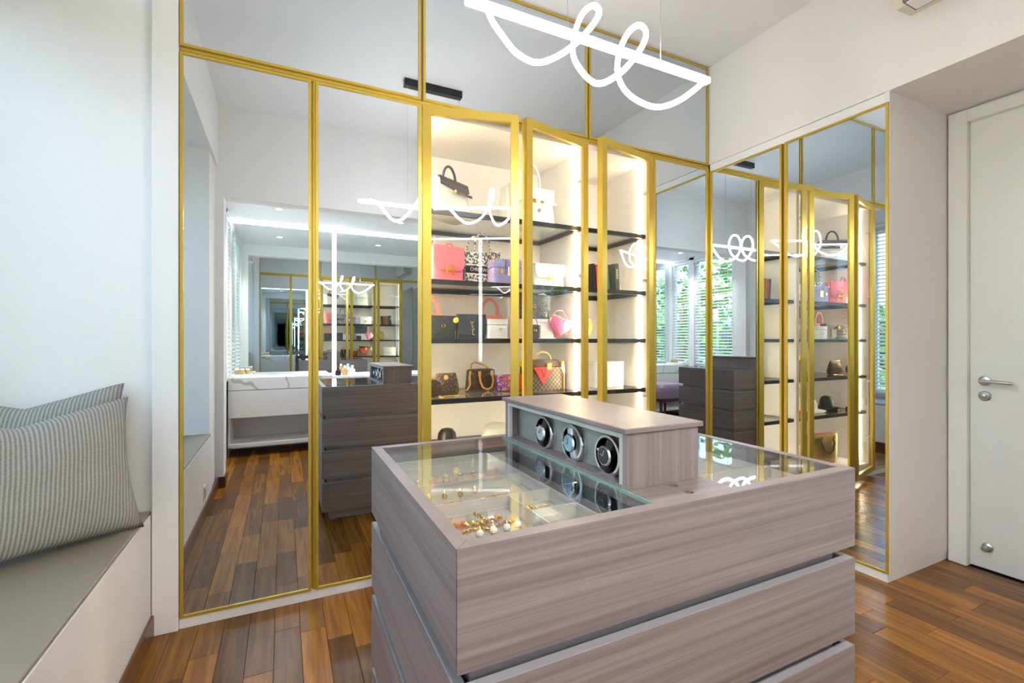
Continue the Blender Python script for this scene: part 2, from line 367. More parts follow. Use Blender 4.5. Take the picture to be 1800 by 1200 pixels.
# ------------------------------------------------------------------ wardrobes
GR = 'wardrobe units along the back wall'
def mirror_door(c, x0, x1, z0, z1, fw=.013):
    d_ = box('door', 'gold', x0+.004, x1-.004, .006, .024, z0+.004, z1-.004, c)
    box('mirror_pane', 'mirror', x0+fw, x1-fw, .002, .0055, z0+fw, z1-fw, d_)
    for a, b_ in ((x0, x0+fw), (x1-fw, x1)): box('stile', 'gold', a, b_, -.004, .02, z0, z1, d_, .001)
    for a, b_ in ((z0, z0+fw), (z1-fw, z1)): box('rail', 'gold', x0+fw, x1-fw, -.004, .02, a, b_, d_, .001)
    return d_
def carcass(c, x0, x1, z0, z1, dep, inner, back=True, bottom=None):
    t = .018
    for a, b_ in ((x0, x0+t), (x1-t, x1)): box('side_panel', inner, a, b_, .03, dep, z0, z1, c)
    box('top_panel', inner, x0+t, x1-t, .03, dep, z1-.03, z1, c)
    box('bottom_panel', inner, x0+t, x1-t, .03, dep, z0, (bottom or z0+.03), c)
    box('back_panel', inner, x0+t, x1-t, dep-.012, dep, (bottom or z0+.03), z1-.03, c)
DEP = .585; ZT = 2.445; KH = .042
def channel(c, x, z0=KH, z1=ZT):   # recessed brass grip between two doors
    ch = box('grip_channel', 'gold', x-.012, x+.012, .024, .034, z0, z1, c); box('channel_lip', 'gold', x-.001, x+.010, .006, .024, z0, z1, ch)
def unit(name, label, x0, x1, group=None):
    c = thing(name, label, 'wardrobe', (-.395+x0, YB, 0)); w_ = x1-x0
    box('plinth', 'cab_white', 0, w_, .0, .04, 0, KH, c); return c, w_
UW = 3.13/6
# two mirrored doors on the left
c, w_ = unit('mirrored_wardrobe', 'tall wardrobe with two mirrored brass-edged doors beside the white pier', 0, 2*UW)
carcass(c, 0, w_, KH, ZT, DEP, 'cab_white'); mirror_door(c, .001, UW-.008, KH, ZT); mirror_door(c, UW+.010, w_-.008, KH, ZT); channel(c, UW+.001)
box('grip_channel', 'gold', w_-.008, w_, .002, .03, KH, ZT, c)
# display units
SZ = [1.93, 1.55, 1.23, .90, .575]
def display(c, w_, strips):
    carcass(c, 0, w_, KH, ZT, DEP, 'cab_white', bottom=.10)
    for z in SZ:
        b_ = MB().box(.019, w_-.019, .05, .072, z-.026, z).box(.019, w_-.019, DEP-.035, DEP-.014, z-.026, z).box(.019, .037, .072, DEP-.035, z-.026, z).box(.037-.018+w_-.056, w_-.019, .072, DEP-.035, z-.026, z)
        s_ = b_.build('shelf', 'black', c, smooth=False); box('shelf_glass', 'shelf_glass', .037, w_-.037, .072, DEP-.035, z-.008, z-.0002, s_)
    for x in strips: box('light_strip', 'led_warm', x, x+.006, .105, .121, .12, ZT-.035, c)
def glass_door(c, hx, sgn, ang, w_):
    """door hinged at local x=hx, closed along sgn*x"""
    z0, z1, fw = KH, ZT-.004, .044; a, b_ = (0, w_) if sgn > 0 else (-w_, 0)
    d_ = MB().ring(a, b_, z0, z1, -.006, .014, fw).build('glass_door', 'gold', c, (hx, 0, 0), (0, 0, -sgn*math.radians(ang)), smooth=False)
    box('glass_pane', 'glass', a+fw-.004, b_-fw+.004, .003, .007, z0+fw-.004, z1-fw+.004, d_)
    e = b_ if sgn > 0 else a
    MB().box(min(e, e-sgn*.006), max(e, e-sgn*.006), .014, .034, z0, z1).box(min(e-sgn*.010, e-sgn*.022), max(e-sgn*.010, e-sgn*.022), .014, .028, z0, z1).build('grip_edge', 'gold', d_, smooth=False)
    for z in (.35, .85, 1.62, 2.20):
        h_ = MB().lathe([(.017,0),(.017,.012)], 14, 'y', (sgn*.028, .014, z)).box(sgn*.028-.010, sgn*.028+.010, .02, .05, z-.008, z+.008).build('hinge', 'steel', d_)
    return d_
c, w_ = unit('display_wardrobe', 'wide lit display wardrobe with two open brass-framed glass doors and handbags', 2*UW, 4*UW)
display(c, w_, (.019, w_-.025)); glass_door(c, .004, 1, 14.1, .512); glass_door(c, w_-.004, -1, 14.0, .508)
c, w_ = unit('display_wardrobe', 'narrow lit display wardrobe with one open glass door, books and white boxes', 4*UW, 5*UW)
display(c, w_, (w_-.025,)); glass_door(c, w_-.004, -1, 12.5, .510)
c, w_ = unit('mirrored_wardrobe', 'narrow wardrobe with one mirrored brass-edged door in the room corner', 5*UW, 6*UW)
carcass(c, 0, w_, KH, ZT, DEP, 'cab_white'); mirror_door(c, .008, w_-.014, KH, ZT); box('grip_channel', 'gold', w_-.014, w_-.001, .0, .03, KH, ZT, c)
box('grip_channel', 'gold', 0, .008, .002, .03, KH, ZT, c)
for k, lb in enumerate(('mirrored overhead cabinet panel above the two tall mirrored doors', 'mirrored overhead cabinet panel above the open glass doors', 'mirrored overhead cabinet panel meeting the bulkhead that carries the air conditioner')):
    c = thing('overhead_cabinet', lb, 'cabinet', (-.395+2*k*UW, YB, ZT)); w_ = 2*UW
    ch = box('grip_channel', 'gold', 0, w_, .010, .03, 0, .022, c); box('channel_lip', 'gold', 0, w_, .004, .010, .006, .014, ch)
    carcass(c, 0, w_, .022, ZC-ZT-.001, DEP, 'cab_white'); mirror_door(c, .001+(.005 if k else 0), w_-(.012 if k == 2 else .006), .022, ZC-ZT-.008)
# wardrobe on the right wall, mirrored doors facing the room
c = tag(link('mirrored_wardrobe', None, None, (XR, YB, 0), (0, 0, -PI/2)), 'wardrobe with two mirrored doors and a white end panel beside the white door', 'wardrobe')
RW = YB-1.291; RH = 2.42
box('plinth', 'cab_white', 0, RW-.006, .0, .595, 0, KH, c)
carcass(c, .03, RW-.02, KH, RH, .595, 'cab_white')
box('end_panel', 'cab_white', RW-.02, RW, .004, .603, KH, RH+.055, c); box('filler_strip', 'ceiling', 0, RW-.02, .010, .03, RH, RH+.054, c)
box('grip_channel', 'gold', .001, .012, .0, .03, KH, RH, c)
mirror_door(c, .012, RW/2-.010, KH, RH); mirror_door(c, RW/2+.010, RW-.002, KH, RH); channel(c, RW/2, KH, RH)

# ------------------------------------------------------------------ island
IX0, IX1, IY0, IY1, IZ = .233, 1.263, .668, 1.421, .907
isl = thing('jewellery_island', 'grey-mauve wood grain island with glass top over jewellery trays', 'island', ((IX0+IX1)/2, (IY0+IY1)/2, 0))
hx, hy = (IX1-IX0)/2, (IY1-IY0)/2; FWD = .026
box('plinth', 'island_gap', -hx+.05, hx-.05, -hy+.05, hy-.05, 0, .065, isl)
tiers = [(.066,.258), (.288,.472), (.502,.686)]
box('core', 'island_gap', -hx+.034, hx-.034, -hy+.034, hy-.034, .065, .72, isl)
def drawer_box(z0, z1):
    # four mitred fronts of one tier
    k = .022
    for nm, pts in (('front_panel', [(-hx,-hy),(hx,-hy),(hx-k,-hy+k),(-hx+k,-hy+k)]), ('back_panel', [(-hx,hy),(hx,hy),(hx-k,hy-k),(-hx+k,hy-k)])):
        MB().prism([(p[0]+(.0008 if p[0] < 0 else -.0008), p[1]) for p in pts], z0, z1, 'z').build(nm, 'island_wood', isl, smooth=False)
    for nm, pts in (('side_panel', [(-hx,-hy),(-hx,hy),(-hx+k,hy-k),(-hx+k,-hy+k)]), ('side_panel', [(hx,-hy),(hx,hy),(hx-k,hy-k),(hx-k,-hy+k)])):
        MB().prism([(p[0], p[1]+(.0008 if p[1] < 0 else -.0008)) for p in pts], z0, z1, 'z').build(nm, 'island_wood', isl, smooth=False)
for a, b_ in tiers:
    drawer_box(a, b_)
    for s_ in (-1, 1):   # pale grip rail on top of each drawer front
        box('grip_rail', 'rail_grey', -hx+.003, hx-.003, min(s_*(hy-.002), s_*(hy-.020)), max(s_*(hy-.002), s_*(hy-.020)), b_, b_+.0015, isl)
        box('grip_rail', 'rail_grey', min(s_*(hx-.002), s_*(hx-.020)), max(s_*(hx-.002), s_*(hx-.020)), -hy+.02, hy-.02, b_, b_+.0015, isl)
drawer_box(.717, IZ-.004)
# mitred top frame
k = FWD
for nm, pts in (('top_rail', [(-hx,-hy),(hx,-hy),(hx-k,-hy+k),(-hx+k,-hy+k)]), ('top_rail', [(-hx,hy),(hx,hy),(hx-k,hy-k),(-hx+k,hy-k)]), ('top_rail', [(-hx,-hy),(-hx,hy),(-hx+k,hy-k),(-hx+k,-hy+k)]), ('top_rail', [(hx,-hy),(hx,hy),(hx-k,hy-k),(hx-k,-hy+k)])):
    cx = sum(p[0] for p in pts)/4; cy = sum(p[1] for p in pts)/4
    MB().prism([(cx+(p[0]-cx)*.9985, cy+(p[1]-cy)*.9985) for p in pts], IZ-.004, IZ, 'z').build(nm, 'island_edge', isl, smooth=False)
ox, oy = (IX0+IX1)/2, (IY0+IY1)/2
WX0, WX1, WY0, WY1 = .645, .850, .777, 1.372      # winder footprint in the room
gx0, gx1 = WX0-ox, WX1+.012-ox
for a, b_ in ((-hx+k, gx0), (gx1, hx-k)):
    box('glass_top', 'top_glass', a, b_, -hy+k, hy-k, IZ-.008, IZ-.001, isl)
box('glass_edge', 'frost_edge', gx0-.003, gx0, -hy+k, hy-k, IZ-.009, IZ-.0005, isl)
plat = box('platform', 'platform_wood', gx0+.001, gx1-.001, -hy+k, hy-k, IZ-.03, IZ, isl)
for (px, py) in ((.753-ox, .712-oy), (.757-ox, .760-oy)):
    cut = MB().lathe([(.0112,-.0225),(.0112,.01)], 20, 'z', (px, py, IZ)).build('cutter', 'platform_wood', isl)
    bo = plat.modifiers.new('hole', 'BOOLEAN'); bo.operation = 'DIFFERENCE'; bo.solver = 'EXACT'; bo.object = cut
    me = bpy.data.meshes.new_from_object(plat.evaluated_get(bpy.context.evaluated_depsgraph_get()))
    plat.modifiers.clear(); plat.data = me; bpy.data.objects.remove(cut)
    MB().lathe([(.0005,-.022),(.011,-.022),(.011,-.0003),(.0100,-.0003),(.0100,-.020),(.0005,-.020)], 20, 'z', (px, py, IZ)).build('finger_hole', 'platform_wood', isl)
# jewellery trays below the glass
zt = IZ-.070
for a, b_, ydiv, xdiv in ((-hx+k, gx0, (-.0745, .0735, .2355), .462-ox), (gx1, hx-k, (-.16, .04, .22), None)):
    tr = box('tray', 'lining', a, b_, -hy+k, hy-k, zt-.006, zt, isl)
    t_ = .003
    in0, in1 = (a+.012, b_-.072) if xdiv else (a+.012, b_-.03)
    box('tray_wall', 'tray', in1, in1+t_, -hy+k+.02, hy-k-.03, zt, zt+.03, tr); box('tray_wall', 'tray', in0, in0+t_, -hy+k+.02, hy-k-.03, zt, zt+.03, tr)
    for yy in (-hy+k+.018, hy-k-.035): box('tray_wall', 'tray', in0, in1+t_, yy, yy+t_, zt, zt+.03, tr)
    for yy in ydiv: box('tray_divider', 'tray', in0+t_, in1, yy, yy+t_, zt, zt+.03, tr)
    if xdiv: box('tray_divider', 'tray', xdiv, xdiv+t_, -hy+k+.02, ydiv[0], zt, zt+.03, tr); box('tray_divider', 'tray', xdiv+t_, in1, -.1875, -.1825, zt, zt+.03, tr)
    box('tray_ledge', 'pad' if not xdiv else 'island_gap', in1+t_, b_, -hy+k, hy-k, zt, zt+.008, tr)
# jewellery
def chain(name, label, x0, y0, x1, y1, z, r, cat='bracelet', mt='jewel_gold', wob=.006):
    if 'jewel_gold' not in M: mat('jewel_gold', (.85,.58,.18), .18, metal=1.); mat('pearl', (.85,.82,.76), .2)
    b_ = MB(); n_ = int(math.hypot(x1-x0, y1-y0)/(r*2.2))
    for ph in (0, PI):
        pts = []
        for i in range(n_*6+1):
            t = i/(n_*6); a_ = t*n_*PI+ph
            pts.append((x0+(x1-x0)*t, y0+(y1-y0)*t+wob*math.sin(t*9)+r*.6*math.cos(a_), z+r*1.35+r*.6*math.sin(a_)))
        b_.tube(pts, r*.62, 6)
    return tag(b_.build(name, mt), label, cat, 'jewellery in the island trays')
zj = zt
chain('chain_bracelet', 'thick twisted gold chain bracelet in the front tray under glass', .305, .895, .415, .900, zj, .0065)
chain('chain_bracelet', 'thin gold chain bracelet lying beside the thick twisted one', .315, .872, .435, .880, zj, .0035)
chain('chain_bracelet', 'gold chain crossing over the thick twisted bracelet', .362, .925, .378, .865, zj+.012, .004, wob=.002)
chain('chain_necklace', 'fine gold chain laid along the tray row behind the front bracelets', .31, 1.035, .50, 1.05, zj, .0028, 'necklace')
chain('chain_bracelet', 'gold bracelet in the small divided tray compartment', .485, .945, .545, .925, zj, .0035)
def drop(name, label, x, y, pearl):
    o = thing(name, label, 'earring', (x, y, zj), 0, 'earrings in the island trays')
    MB().lathe([(.001,.0005),(.006,.003),(.0075,.0075),(.006,.012),(.001,.0145)], 12, 'z').build('bead', 'pearl' if pearl else 'jewel_gold', o)
    MB().tube([(0,0,.014),(0,.003,.019),(0,.006,.016)], .0012, 6).build('hook', 'jewel_gold', o)
for (x, y) in ((.345,.850),(.375,.853),(.405,.855),(.432,.858)): drop('pearl_earring', 'round pearl earring in the front tray beside gold bracelets', x, y, True)
for (x, y) in ((.31,1.085),(.35,1.09),(.39,1.09),(.43,1.095)): drop('gold_earring', 'small gold bead earring in the middle tray row', x, y, False)
def ring_(name, label, x, y, z=zj):
    o = thing(name, label, 'ring', (x, y, z), random.random()*3, 'rings in the island trays')
    MB().tube([(.009*math.cos(t*PI/8), 0, .0105+.009*math.sin(t*PI/8)) for t in range(16)], .0015, 6, True).build('band', 'jewel_gold', o)
    MB().loft([(.0205,.006,.006,4),(.024,.005,.005,4)], 8).build('stone', 'pearl', o)
for (x, y) in ((.31,1.19),(.35,1.195),(.39,1.20),(.43,1.205),(.47,1.21)): ring_('gold_ring', 'gold ring with pale stone in a row of the rear tray', x, y)
for (x, y) in ((.95,1.06),(1.0,1.07),(1.05,1.08)): ring_('gold_ring', 'gold ring in the tray between winder box and mirrored side wardrobe', x, y)

# ------------------------------------------------------------------ watch winder
wdz = .129
wd = thing('watch_winder', 'wood grain watch winder box with overhanging lid standing on the island', 'watch winder', ((WX0+WX1)/2, (WY0+WY1)/2, IZ))
ax, ay = (WX1-WX0)/2, (WY1-WY0)/2; lz = wdz-.012; tk = .014
box('end_panel', 'winder_wood', -ax, ax, -ay, -ay+tk, 0, lz, wd); box('end_panel', 'winder_wood', -ax, ax, ay-tk, ay, 0, lz, wd)
box('back_panel', 'winder_wood', ax-tk, ax, -ay+tk, ay-tk, 0, lz, wd); box('base', 'winder_wood', -ax, ax-tk, -ay+tk, ay-tk, 0, .006, wd)
box('lid', 'island_edge', -ax-.008, ax+.012, -ay-.006, ay+.012, lz, wdz, wd, .002)
bz = MB()
for a, b_, c0, c1 in ((-ay+tk, -ay+tk+.012, .006, lz), (ay-tk-.012, ay-tk, .006, lz), (-ay+tk+.012, ay-tk-.012, lz-.012, lz)):
    bz.box(-ax+.001, -ax+.012, a, b_, c0, c1)
bz.build('front_bezel', 'bezel', wd, smooth=False)
mat('winder_face', (.25,.25,.225), .45); mat('dial_silver', (.62,.63,.65), .3, metal=.6); mat('dial_blue', (.30,.48,.62), .3, metal=.5); mat('dial_black', (.03,.03,.035), .25)
box('face_panel', 'winder_face', -ax+.040, -ax+.046, -ay+tk, ay-tk, .006, lz, wd)
wy = (.095, -.053, -.200)
for yy in wy:
    MB().lathe([(.0490,0),(.0490,-.014),(.0465,-.018),(.0405,-.018),(.0385,-.008),(.0385,.0)], 32, 'x', (-ax+.040, yy, .049)).build('turntable', 'chrome', wd)
for yy, dial, lb in zip(wy, ('dial_silver', 'dial_blue', 'dial_black'), ('silver dial wristwatch on the winder turntable closest to the wardrobe', 'blue and silver wristwatch on the middle winder turntable', 'black dial wristwatch on the winder turntable furthest from the wardrobe')):
    o = thing('wristwatch', lb, 'watch', (WX0+.0405-.006, (WY0+WY1)/2+yy, IZ+.049), 0, 'watches in the winder'); o.rotation_euler = (.35 if dial != 'dial_blue' else -.2, 0, 0)
    MB().loft([(-.040,.012,.022,5),(-.036,.020,.024,5),(0,.024,.026,5),(.036,.020,.024,5),(.040,.012,.022,5)], 20).build('strap', 'black' if dial != 'dial_blue' else 'dial_silver', o, (-.004,0,0))
    MB().lathe([(.023,-.012),(.0235,-.018),(.021,-.022),(.019,-.022)], 28, 'x').build('case', 'chrome', o)
    MB().lathe([(.0195,-.0215),(.0195,-.0225)], 28, 'x').build('dial', dial, o)
    MB().lathe([(.004,.023),(.004,.029)], 12, 'y').build('crown', 'chrome', o, (-.016,0,0))
    MB().box(-.0235, -.0228, -.0008, .0008, 0, .014).box(-.0235, -.0228, 0, .010, -.0008, .0008).build('hands', 'chrome' if dial == 'dial_black' else 'black', o, smooth=False)

# ------------------------------------------------------------------ pendant
pd = thing('pendant_light', 'white LED pendant with straight bar and looping light ribbon', 'pendant', (.98, 1.30, 2.22))
box('canopy', 'black', -.17, .28, -.022, .028, .895, .95, pd, .002)
for x in (-.145, .255): MB().lathe([(.003,.004),(.003,.008)], 10, 'z', (x, .0, .886)).build('cable_grip', 'steel', pd)
for x, x2 in ((-.145,-.145), (.255,.255)): MB().tube([(x, 0, .004),(x2, 0, .895)], .0012, 6).build('cable', 'steel', pd)
br = box('bar', 'plastic_white', -.50, .50, -.009, .009, .006, .014, pd); box('bar_light', 'led_white', -.498, .498, -.012, .012, -.010, .006, br, .003)
def ray(u, v, y):     # point of the room seen at photo pixel (u, v) on the plane Y = y
    r_ = (u-900)/F_PX; t = y/(math.cos(YAW)-r_*math.sin(YAW))
    return Vector(((math.sin(YAW)+r_*math.cos(YAW))*t, y, EYE+(598-v)/F_PX*t))
kp = [ray(*q)-Vector((.98, 1.30, 2.22)) for q in ((856,14,1.32),(866,38,1.345),(884,64,1.355),(908,93,1.345),(945,110,1.31),(990,93,1.26),(1030,58,1.225),(1053,24,1.25),(1043,10,1.30),(1024,24,1.35),(1010,62,1.38),
      (1010,105,1.37),(1046,146,1.31),(1088,130,1.26),(1122,92,1.225),(1136,60,1.25),(1124,44,1.30),(1104,58,1.35),(1088,95,1.38),(1087,135,1.37),(1108,168,1.34),(1152,188,1.30),(1195,176,1.28),(1236,145,1.295))]
pts = []
for i in range(len(kp)-1):
    p0, p1, p2, p3 = kp[max(i-1, 0)], kp[i], kp[i+1], kp[min(i+2, len(kp)-1)]
    for q in range(7):
        t = q/7; pts.append(.5*((2*p1)+(p2-p0)*t+(2*p0-5*p1+4*p2-p3)*t*t+(3*p1-p0-3*p2+p3)*t**3))
pts.append(kp[-1])
mbk = MB().tube(pts, .0095, 10, flat=.9); mbk.build('light_ribbon', 'led_white', pd)

# ------------------------------------------------------------------ air conditioner
ac = thing('air_conditioner', 'cream wall-mounted air conditioner high on the bulkhead near the white door', 'air conditioner', (XR, .78, 2.79))
MB().prism([(0,0),(-.13,-.01),(-.185,.05),(-.205,.14),(-.20,.26),(-.15,.285),(0,.285)], -.42, .42, 'y').build('body', 'ac_plastic', ac)
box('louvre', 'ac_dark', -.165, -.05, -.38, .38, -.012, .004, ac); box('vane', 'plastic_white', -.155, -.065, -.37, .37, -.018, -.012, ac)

# ------------------------------------------------------------------ handbag helpers
GB = 'handbags on the display shelves'
def hb(name, label, x, y, z, rz=0., cat='handbag'):
    return thing(name, label, cat, (x, y, z), math.radians(rz), GB)
def body(o, mt, w_, d_, h_, wt=None, dt=None, e=7, z0=0., name='body', round_=.006):
    wt = wt or w_; dt = dt or d_
    f = lambda t: (w_+(wt-w_)*t, d_+(dt-d_)*t)
    se = [(z0, w_-round_*2, d_-round_*2, e), (z0+round_*.4, w_-round_*.6, d_-round_*.6, e)]
    for t in (.04, .3, .6, .94): a = f(t); se.append((z0+h_*t, a[0], a[1], e))
    se += [(z0+h_-round_*.3, wt-round_*.6, dt-round_*.6, e), (z0+h_, wt-round_*2.4, max(dt-round_*2.4, dt*.4), e)]
    return MB().loft(se, 36).build(name, mt, o)
def handle(o, mt, rx, rz_, z, y=0., r=.006, name='handle', x=0., flat=1.):
    return MB().tube([(x-rx, y, z-.03)]+arc(x, z, rx, rz_, PI, 0, 18, y)+[(x+rx, y, z-.03)], r, 8, flat=flat).build(name, mt, o)
def flap(o, mt, w_, drop, y, z, name='flap', t_=.006, top=.03, e=1.0):
    """front flap: rounded lower corners, folded over the top"""
    k = min(drop*.45, w_*.2)*e; p = [(-w_/2, z), (w_/2, z)]
    for i in range(7): a = i/6*PI/2; p.append((w_/2-k+k*math.cos(a), z-drop+k-k*math.sin(a)))
    for i in range(7): a = i/6*PI/2; p.append((-w_/2+k-k*math.sin(a), z-drop+k-k*math.cos(a)))
    b_ = MB().prism(p, y-t_, y, 'y').box(-w_/2, w_/2, y-t_, y+top, z-.001, z+t_*.8)
    return b_.build(name, mt, o)
mat('pink', (.86,.19,.23), .42, bump=.08, bscale=350); mat('cream', (.84,.80,.66), .5, bump=.06, bscale=300); mat('bone', (.78,.76,.68), .5)
mat('dark_leather', (.035,.034,.045), .38); mat('mint', (.72,.77,.72), .5, bump=.1, bscale=300); mat('coral', (.86,.30,.22), .45)
mat('white_leather', (.86,.84,.80), .4); mat('hot_pink', (.85,.17,.36), .4); mat('tan', (.55,.24,.06), .5); mat('honey', (.72,.38,.10), .45)
mat('yellow', (.85,.62,.03), .4); mat('bronze', (.42,.27,.09), .28, metal=.7); mat('brown_dark', (.07,.03,.015), .4); mat('red', (.75,.04,.03), .4)
mat('bag_gold', (.85,.60,.20), .2, metal=1.)
pattern('ostrich', 'spots', (.16,.13,.35), (.42,.36,.68), 90, .5, .3); pattern('toile', 'blot', (.07,.065,.055), (.74,.70,.58), 85, .8)
pattern('quilt', 'check', (.020,.022,.022), (.034,.036,.036), 55, .38, .4); pattern('monogram', 'spots', (.20,.13,.055), (.055,.032,.018), 62, .45)
pattern('damier', 'check', (.15,.11,.07), (.035,.022,.015), 68, .45); pattern('croc', 'spots', (.10,.14,.18), (.035,.05,.07), 70, .3, .3)
# sequins
m, n, l, b = nodes('sequin'); tc = n.new('ShaderNodeTexCoord'); v = n.new('ShaderNodeTexVoronoi'); v.inputs['Scale'].default_value = 110
sp = n.new('ShaderNodeSeparateXYZ'); l.new(tc.outputs['Object'], sp.inputs[0]); l.new(tc.outputs['Object'], v.inputs[0])
mm = n.new('ShaderNodeMath'); mm.operation = 'MULTIPLY_ADD'; mm.inputs[1].default_value = 5.; mm.inputs[2].default_value = .5; l.new(sp.outputs[0], mm.inputs[0])
sc_ = n.new('ShaderNodeSeparateColor'); l.new(v.outputs['Color'], sc_.inputs[0])
ad = n.new('ShaderNodeMath'); ad.operation = 'MULTIPLY_ADD'; ad.inputs[1].default_value = .55; l.new(sc_.outputs[0], ad.inputs[0]); 
sb_ = n.new('ShaderNodeMath'); sb_.operation = 'SUBTRACT'; sb_.inputs[1].default_value = .14; l.new(mm.outputs[0], sb_.inputs[0]); l.new(sb_.outputs[0], ad.inputs[2])
r = n.new('ShaderNodeValToRGB'); e = r.color_ramp.elements; e[0].color = (.10,.03,.32,1); e[1].color = (.60,.10,.01,1)
for p_, c_ in ((.3,(.28,.05,.40,1)),(.5,(.75,.50,.05,1)),(.68,(.50,.03,.08,1))): q = e.new(p_); q.color = c_
l.new(ad.outputs[0], r.inputs[0]); l.new(r.outputs[0], b.inputs['Base Color']); b.inputs['Roughness'].default_value = .25; b.inputs['Metallic'].default_value = .4

S1, S2, S3, S4, S5 = SZ
FL = .10
# ---- shelf 1
o = hb('handbag', 'pale cream handbag with dark flap and dark top handle on the top shelf', .868, 2.64, S1, 30)
MB().loft([(0,.28,.15,8),(.004,.29,.16,8),(.10,.265,.13,8),(.19,.235,.085,8),(.205,.23,.06,8)], 36).build('body', 'bone', o)
for s_ in (-1,): MB().prism([(-.085,0),(.085,0),(.055,.20),(-.055,.20)], -.150, -.128, 'x').build('gusset', 'bone', o, smooth=False)
MB().prism([(-.125,.21),(.125,.21),(.132,.165),(.02,.145),(-.135,.17)], -.075, -.045, 'y').build('flap', 'dark_leather', o, rot=(-.12,0,0), loc=(0,.0,.0))
box('top_cover', 'dark_leather', -.122, .122, -.055, .04, .198, .21, o, .003); handle(o, 'dark_leather', .055, .09, .215, -.01, .0075)
box('belt', 'dark_leather', -.03, .125, -.084, -.076, .135, .15, o, .002); MB().lathe([(.009,-.09),(.009,-.08)], 14, 'y', (-.035,0,.14)).build('clasp', 'bag_gold', o)
for x in (-.15,): MB().box(-.153, -.150, -.04, -.015, .15, .165).box(-.153, -.150, .015, .04, .15, .165).build('buckle', 'tan', o, smooth=False)
o = hb('handbag', 'white structured handbag with gold turn-lock and tall handles on the top shelf', 1.395, 2.66, S1, 4)
body(o, 'mint', .37, .17, .245, .33, .12); flap(o, 'mint', .325, .075, -.074, .243, e=.3, top=.12)
for yy in (-.066, .05): handle(o, 'mint', .062, .135, .255, yy, .007)
box('belt', 'mint', -.17, .17, -.096, -.088, .150, .165, o, .002); MB().box(-.012, .012, -.103, -.094, .145, .170).build('turn_lock', 'bag_gold', o, smooth=False)
for x in (-.06, .06): box('belt_plate', 'bag_gold', x-.012, x+.012, -.100, -.095, .150, .166, o)
MB().lathe([(.012,-.112),(.012,-.104)], 16, 'y', (.03,0,.10)).build('padlock', 'steel', o)
# ---- shelf 2
o = hb('handbag', 'bright pink flap bag with gold H-shaped buckle and shoulder strap', .842, 2.62, S2, 14)
body(o, 'pink', .215, .085, .205, .205, .07); flap(o, 'pink', .207, .135, -.045, .206, top=.075)
MB().box(-.028, -.018, -.058, -.050, .045, .105).box(.018, .028, -.058, -.050, .045, .105).box(-.018, .018, -.058, -.050, .068, .082).build('buckle', 'bag_gold', o, smooth=False)
MB().tube([(-.108,0,.03),(-.118,-.01,.12),(-.115,0,.205),(-.098,.0,.255),(-.075,.0,.262),(-.070,.01,.235),(-.085,.02,.20)], .013, 8, flat=.28).build('shoulder_strap', 'pink', o)
MB().tube(arc(.03, .208, .032, .028, PI, 0, 12), .004, 8).build('top_loop', 'pink', o)
o = hb('tote_bag', 'black and cream printed canvas tote with lettered band between pink bag and lilac trunk', 1.085, 2.70, S2, 6)
body(o, 'toile', .23, .11, .205, .24, .11, e=10); box('band', 'black', -.116, .119, -.0565, -.053, .075, .118, o)
text('lettering', 'CHRISTIAN DIOR', .030, 'cream', o, (.012,-.0568,.0965), sx=.85)
for z in (.068, .122): box('stripe', 'cream', -.117, .120, -.0563, -.053, z, z+.005, o)
for yy in (-.05, .05): handle(o, 'toile', .055, .105, .215, yy, .006)
MB().loft([(0,.008,.008,3),(.012,.05,.03,3),(.05,.06,.04,3),(.065,.075,.012,3)], 14).build('scarf', 'toile', o, (.09,-.055,.15))
o = hb('trunk_bag', 'lilac studded box clutch with gold clasp in front of the printed tote', 1.215, 2.572, S2, -2)
body(o, 'ostrich', .215, .10, .100, e=14); body(o, 'ostrich', .215, .10, .052, e=14, z0=.101, name='lid')
box('clasp', 'bag_gold', -.012, .040, -.060, -.050, .052, .108, o, .003); MB().lathe([(.015,-.058),(.015,-.05)], 6, 'y', (-.058,0,.078)).build('emblem', 'bag_gold', o)
for x in (-.105, .105):
    for z in (.006, .146): box('corner_cap', 'bag_gold', x-.006, x+.006, -.053, -.040, z-.006, z+.006, o)
box('leather_tab', 'dark_leather', -.028, -.024, -.0525, -.0505, .06, .150, o)
o = hb('handbag', 'pale mint flap clutch with side strap at the shelf end', 1.525, 2.62, S2, 4)
body(o, 'mint', .235, .07, .15, .225, .05); flap(o, 'mint', .226, .085, -.036, .151, top=.05)
MB().box(-.022, -.016, -.047, -.042, .045, .085).box(.016, .022, -.047, -.042, .045, .085).box(-.016, .016, -.047, -.042, .060, .070).build('buckle', 'bag_gold', o, smooth=False)
MB().tube([(.10,0,.12),(.128,0,.150),(.135,0,.12),(.112,0,.06)], .007, 8, flat=.4).build('shoulder_strap', 'cream', o)
# books
bc = {'bk_red': (.62,.05,.03), 'bk_dark': (.04,.035,.04), 'bk_orange': (.75,.22,.04), 'bk_blue': (.10,.22,.42), 'bk_cream': (.80,.66,.36), 'bk_green': (.05,.09,.075), 'bk_yellow': (.80,.50,.05), 'paper': (.82,.78,.68)}
for k_, v_ in bc.items(): mat(k_, v_, .5)
def book(label, x, y, w_, d_, h_, mt, lean=0., txt=None):
    o = thing('book', label, 'book', (x, y, S2), 0, 'books in the narrow display wardrobe'); o.rotation_euler = (0, math.radians(lean), 0)
    MB().box(0, w_, 0, .003, 0, h_).box(0, .003, 0, d_, 0, h_).box(w_-.003, w_, 0, d_, 0, h_).build('cover', mt, o, smooth=False)
    box('pages', 'paper', .003, w_-.003, .003, d_-.004, .004, h_-.004, o)
    if txt: text('spine_title', txt, w_*.75, 'paper', o, (w_/2, -.0006, h_*.62), (PI/2, PI/2, 0))
xb = 1.850
